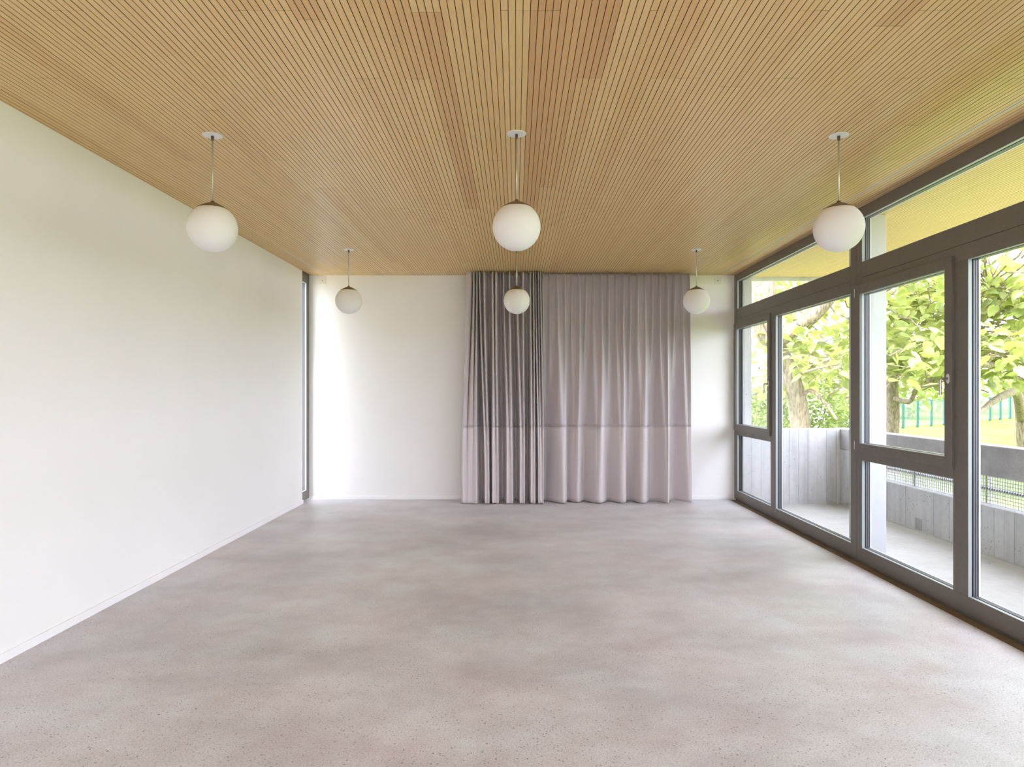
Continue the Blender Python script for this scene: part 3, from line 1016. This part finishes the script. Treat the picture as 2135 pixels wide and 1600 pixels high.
# house beyond the garden
def at(px, py, y):
    return ((px - VX) * y / FPX, y, EYE + (VY - py) * y / FPX)
hs = empty('house', (11, 30, ZG))
tag(hs, 'white rendered house behind the trees', 'house')
MB().box(5.5, 17.0, 30.0, 38.0, ZG, 8.2).build('wall', 'house', hs)
MB().add([(5.0, 29.5, 8.2), (17.5, 29.5, 8.2), (17.5, 38.5, 8.2), (5.0, 38.5, 8.2), (5.0, 34, 11.2), (17.5, 34, 11.2)],
         [(0, 1, 5, 4), (2, 3, 4, 5), (0, 4, 3), (1, 2, 5), (0, 3, 2, 1)]).build('roof', 'house_roof', hs)
for zc in (3.25, 6.2, 0.7):
    for xc in (7.0, 8.9, 10.85, 12.8, 14.7, 16.2):
        w = MB()
        for a, b in ((-0.55, -0.47), (0.47, 0.55), (-0.04, 0.04)):
            w.box(xc + a, xc + b, 29.92, 30.05, zc - 0.75, zc + 0.75)
        for a, b in ((-0.75, -0.67), (0.67, 0.75)):
            w.box(xc - 0.55, xc + 0.55, 29.92, 30.05, zc + a, zc + b)
        w.box(xc - 0.62, xc + 0.62, 29.86, 30.05, zc - 0.83, zc - 0.75)
        wo = w.build('window', 'house', hs, loc=(xc, 30, zc))
        MB().box(xc - 0.5, xc + 0.5, 29.97, 30.02, zc - 0.72, zc + 0.72).build('pane', 'house_glass', wo, loc=(xc, 30, zc))

# turquoise garden fence
fe = empty('garden_fence', (19.5, 34, ZG))
tag(fe, 'turquoise metal garden fence across the far edge of the lawn', 'fence')
P0, P1 = Vector((18.4, 33.2)), Vector((38.0, 47.5))
nf = 15
pts_f = [P0.lerp(P1, i / nf) for i in range(nf + 1)]
fm = MB()
for i, p in enumerate(pts_f):
    z = gz(p.x, p.y)
    MB().box(p.x - 0.05, p.x + 0.05, p.y - 0.05, p.y + 0.05, z - 0.05, z + 1.45).build('fence_post', 'fence', fe, loc=(p.x, p.y, z))
    if i < nf:
        q = pts_f[i + 1]
        zq = gz(q.x, q.y)
        for hh in (0.10, 1.40):
            MB().tube([(p.x, p.y, z + hh), (q.x, q.y, zq + hh)], 0.012, 6).build('fence_rail', 'fence', fe)
        for k in range(1, 12):
            t = k / 12
            c = p.lerp(q, t); zz = z + (zq - z) * t
            fm.box(c.x - 0.006, c.x + 0.006, c.y - 0.006, c.y + 0.006, zz + 0.1, zz + 1.4)
fmo = fm.build('fence_bars', 'fence_mesh', fe)
fmo['kind'] = 'stuff'

# ------------------------------------------------------------------ trees with large heart-shaped leaves
LEAF = [(0, 0, 0), (0.20, -0.10, -0.015), (0.42, 0.10, -0.05), (0.45, 0.38, -0.09), (0.28, 0.72, -0.13), (0, 1.05, -0.24), (-0.28, 0.72, -0.13), (-0.45, 0.38, -0.09), (-0.42, 0.10, -0.05), (-0.20, -0.10, -0.015), (0, 0.40, 0.03)]
LEAF_F = [(10, i, i + 1) for i in range(0, 9)] + [(10, 9, 0)]
leaf_me = bpy.data.meshes.new('leaf')
leaf_me.from_pydata(LEAF, [], LEAF_F)
leaf_me.materials.append(M['leaf'])
leaf_me.polygons.foreach_set('use_smooth', [True] * len(leaf_me.polygons))
leaf_me.update()

def leaf_matrix(p, size, r, droop=None):
    az = r.uniform(0, 2 * math.pi)
    tilt = r.gauss(-0.40, 0.38) if droop is None else droop
    roll = r.gauss(0, 0.35)
    m = Matrix.Rotation(az, 4, 'Z') @ Matrix.Rotation(tilt, 4, 'X') @ Matrix.Rotation(roll, 4, 'Y')
    s = size * r.uniform(0.75, 1.2)
    return Matrix.Translation(p) @ m @ Matrix.Diagonal((s * r.uniform(0.85, 1.1), s, s, 1))

def in_view(p):
    if p.y < 3:
        return False
    px = VX + p.x * FPX / p.y
    py = VY - (p.z - EYE) * FPX / p.y
    return 1560 < px < 2140 and 505 < py < 905

def wander(a, b, r, n=6, wob=0.08):
    a, b = Vector(a), Vector(b)
    L = (b - a).length
    out = []
    for i in range(n + 1):
        t = i / n
        p = a.lerp(b, t)
        if 0 < i < n:
            p += Vector((r.gauss(0, wob), r.gauss(0, wob), r.gauss(0, wob))) * L * 0.5
        out.append(p)
    return out

def tree(label, stems, twigs_box, ntwig, leaves_per, size, seed, parts=300):
    """stems: list of (points, radii); twig clusters fill boxes given as (x0,x1,y0,y1,z0,z1,weight)"""
    r = random.Random(seed)
    base = stems[0][0][0]
    root = empty('broadleaf_tree', (base[0], base[1], ZG))
    tag(root, label, 'tree', 'trees beyond the terrace')
    allpts = []
    for i, (pts, rad) in enumerate(stems):
        P = spline3([Vector(p) for p in pts], 5)
        R = [rad[0] + (rad[1] - rad[0]) * k / (len(P) - 1) for k in range(len(P))]
        if i == 0:
            R = [q * (1 + 0.5 * max(0, 1 - k / 4)) if k < 4 else q for k, q in enumerate(R)]
        MB().tube(P, R, 14).build('trunk' if i == 0 else 'branch', 'bark', root, loc=(base[0], base[1], ZG), smooth=True)
        allpts += P[len(P) // 3:]
    tw = MB()
    mats = []
    tot = sum(b[6] for b in twigs_box)
    for b in twigs_box:
        for _ in range(int(ntwig * b[6] / tot)):
            c = Vector((r.uniform(b[0], b[1]), r.uniform(b[2], b[3]), r.uniform(b[4], b[5])))
            if noise.noise(c * 0.9 + Vector((seed, 0, 0))) < -0.12:
                continue
            near = min(allpts, key=lambda q: (q - c).length + (0.4 if q.z > c.z + 0.8 else 0))
            a = near.lerp(c, max(0.0, 1 - 0.9 / max(0.9, (near - c).length)))
            if r.random() < 0.16:
                a = near
            w = wander(a, c, r, 5, 0.09)
            tw.tube(w, [0.016 - 0.011 * k / 5 for k in range(6)], 5)
            for _ in range(leaves_per):
                q = c + Vector((r.gauss(0, 0.26), r.gauss(0, 0.26), r.gauss(0, 0.15)))
                mats.append(leaf_matrix(q, size, r))
                if r.random() < 0.35:
                    tw.tube([w[-1 - r.randrange(2)], q], [0.005, 0.003], 4, cap=False)
    two = tw.build('twigs', 'bark', root, loc=(base[0], base[1], ZG), smooth=True)
    two['kind'] = 'stuff'
    # the leaves that show largest are leaves of their own, the rest one mass
    camp = Vector((0, 0, EYE))
    vis = sorted((i for i, m in enumerate(mats) if in_view(m.translation)), key=lambda i: (mats[i].translation - camp).length)
    own = set(vis[:parts])
    ml = MB()
    off = Matrix.Translation(-Vector((base[0], base[1], ZG)))
    for i, m in enumerate(mats):
        if i in own:
            o = bpy.data.objects.new('leaf', leaf_me)
            COL.objects.link(o)
            o.parent = root
            o.matrix_local = off @ m
        else:
            ml.add([m @ Vector(v) for v in LEAF], LEAF_F)
    fo = ml.build('foliage', 'leaf', root, loc=(base[0], base[1], ZG), smooth=True)
    fo['kind'] = 'stuff'
    return root

def spline3(P, per):
    out = []
    n = len(P)
    for i in range(n - 1):
        a, b, c, d = P[max(i - 1, 0)], P[i], P[i + 1], P[min(i + 2, n - 1)]
        for k in range(per):
            t = k / per
            out.append(Vector(cat(a[j], b[j], c[j], d[j], t) for j in range(3)))
    out.append(P[-1])
    return out

def W(px, py, y):
    return Vector(at(px, py, y))

# tree by the end wall: thick leaning trunk
t1 = [([(5.75, 13.2, ZG - 0.1), W(1668, 880, 13.1), W(1660, 830, 13), W(1645, 775, 13), W(1618, 715, 13), W(1604, 650, 13), W(1602, 590, 13), W(1600, 480, 13.1), W(1596, 300, 13.2)], (0.20, 0.11)),
      ([W(1612, 716, 13), W(1636, 702, 12.8), W(1672, 678, 12.6), W(1705, 650, 12.4), W(1738, 610, 12.3), W(1790, 540, 12.2), W(1850, 440, 12.1)], (0.155, 0.09)),
      ([W(1612, 716, 13), W(1592, 705, 13), W(1578, 670, 13), W(1568, 620, 13), W(1560, 520, 13)], (0.12, 0.05)),
      ([W(1690, 680, 12.5), W(1660, 610, 12.6), W(1655, 540, 12.7), W(1650, 420, 12.8)], (0.06, 0.03)),
      ([W(1668, 830, 13), W(1690, 815, 12.7), W(1720, 840, 12.4), W(1745, 875, 12.0)], (0.05, 0.02)),
      ([W(1650, 790, 13), W(1670, 780, 12.4), W(1700, 770, 11.8), W(1740, 762, 11.3)], (0.035, 0.012))]
tree('broad leaved tree with thick leaning trunk behind the end wall', t1,
     [(5.3, 7.0, 11.0, 12.4, 1.75, 2.45, 0.5), (6.0, 7.5, 11.0, 12.6, 2.4, 4.4, 0.6), (5.3, 7.6, 13.5, 15.4, 1.5, 5.0, 0.9), (4.7, 5.4, 12.2, 14.0, 1.6, 4.2, 0.22), (5.5, 7.5, 11.0, 13.5, 4.2, 5.8, 0.4)], 205, 12, 0.20, 21)
# slender tree seen past the column
t2 = [([(8.55, 15.4, ZG - 0.1), W(1862, 880, 15.2), W(1860, 800, 15), W(1872, 745, 15), W(1888, 690, 15), W(1896, 620, 15), W(1900, 520, 15), W(1890, 350, 15)], (0.15, 0.08)),
      ([W(1862, 790, 15), W(1890, 740, 14.5), W(1940, 705, 13.8), W(1990, 690, 13.2)], (0.06, 0.02)),
      ([W(1864, 830, 15), W(1895, 838, 14.4), W(1912, 810, 14.0), W(1930, 805, 13.4), W(1955, 800, 13.0)], (0.06, 0.025)),
      ([W(1935, 806, 13.4), W(1928, 770, 13.2), W(1920, 740, 13.0)], (0.02, 0.012)),
      ([W(1935, 806, 13.4), W(1940, 770, 13.2), W(1944, 735, 13.0)], (0.02, 0.012)),
      ([W(1935, 806, 13.4), W(1952, 775, 13.2), W(1964, 745, 13.0)], (0.02, 0.012)),
      ([W(1888, 690, 15), W(1860, 640, 14.5), W(1820, 600, 14)], (0.05, 0.02))]
tree('slender broad leaved tree seen through the window past the white column', t2,
     [(7.9, 9.8, 11.4, 14.6, 1.75, 3.5, 0.8), (6.7, 8.0, 11.4, 13.0, 1.85, 2.5, 0.25), (6.9, 9.9, 15.4, 17.2, 1.8, 5.5, 0.8), (6.5, 9.9, 11.2, 15.4, 3.5, 5.9, 0.8)], 250, 12, 0.205, 22)
# tree at the edge of the picture with long sweeping branches
t3 = [([(12.1, 15.8, ZG - 0.1), (11.95, 15.7, 0.35), W(2135, 800, 15.6), W(2150, 740, 15.4), W(2170, 600, 15.2), W(2180, 450, 15.2)], (0.22, 0.12)),
      ([W(2142, 770, 15.5), W(2130, 742, 14.6), W(2108, 742, 13.6), W(2085, 752, 12.8), W(2060, 762, 12.2), W(2040, 755, 11.8), W(2000, 740, 11.5)], (0.11, 0.03)),
      ([(11.75, 15.6, 0.9), W(2120, 820, 14.4), W(2095, 824, 13.6), W(2070, 838, 13.0), W(2048, 856, 12.5), W(2020, 880, 12.2)], (0.11, 0.03)),
      ([W(2165, 640, 15.3), W(2120, 620, 14), W(2085, 610, 13), W(2060, 595, 12.3)], (0.07, 0.02)),
      ([W(2172, 600, 15.2), W(2230, 560, 14.6), W(2300, 540, 14)], (0.08, 0.03))]
tree('broad leaved tree with long sweeping mossy branches above the lawn', t3,
     [(7.9, 11.8, 10.8, 14.6, 1.8, 3.5, 1.2), (7.9, 12.6, 10.6, 15.5, 3.5, 6.0, 1.0)], 270, 12, 0.21, 23)

# low shrubs
def shrub(x, y, w, h, n, label, seed, size=0.075):
    r = random.Random(seed)
    z0 = gz(x, y)
    root = empty('shrub', (x, y, z0))
    tag(root, label, 'shrub', 'shrubs in the garden')
    st = MB()
    for _ in range(9):
        a = r.uniform(0, 6.28)
        st.tube([(x + 0.05 * math.cos(a), y + 0.05 * math.sin(a), z0 - 0.03), (x + w * 0.25 * math.cos(a), y + w * 0.25 * math.sin(a), z0 + h * 0.5), (x + w * 0.4 * math.cos(a), y + w * 0.4 * math.sin(a), z0 + h * 0.85)], [0.02, 0.013, 0.006], 5)
    st.build('stems', 'bark', root, loc=(x, y, z0))['kind'] = 'stuff'
    ml = MB()
    for _ in range(n):
        while True:
            q = Vector((r.uniform(-1, 1), r.uniform(-1, 1), r.uniform(-1, 1)))
            if q.length < 1 and q.length > 0.35:
                break
        k = 1 + 0.25 * noise.noise(q * 2 + Vector((seed, 0, 0)))
        p = Vector((x + q.x * w * 0.5 * k, y + q.y * w * 0.5 * k, z0 + h * 0.55 + q.z * h * 0.5 * k))
        m = leaf_matrix(p, size, r)
        ml.add([m @ Vector(v) for v in LEAF], LEAF_F)
    ml.build('foliage', 'shrub', root, loc=(x, y, z0), smooth=True)['kind'] = 'stuff'
shrub(6.6, 13.6, 1.7, 1.35, 1300, 'low leafy shrub beside the thick leaning trunk', 41)
shrub(7.75, 15.9, 1.4, 1.2, 1000, 'low leafy shrub beside the slender tree', 42)
shrub(5.2, 14.6, 1.6, 1.6, 1200, 'leafy shrub between the leaning trunk and the house', 43)
shrub(6.45, 17.4, 1.6, 2.2, 1900, 'leafy bush in front of the house wall, behind the leaning trunk', 44, 0.10)
shrub(8.35, 18.8, 1.8, 2.6, 2200, 'taller leafy bush in front of the house wall', 45, 0.10)
shrub(10.3, 20.2, 1.7, 2.2, 1700, 'leafy bush in front of the house wall, nearest the slender tree', 46, 0.10)
for i, (x, y, w, h, lb) in enumerate(((26, 44, 7, 5.5, 'rounded shrub behind the fence near the house'), (34, 50, 8, 6, 'rounded shrub behind the middle of the fence'),
                                      (42, 55, 9, 7, 'tall rounded shrub behind the far end of the fence'))):
    shrub(x, y, w, h, 1500, lb, 50 + i, 0.32)
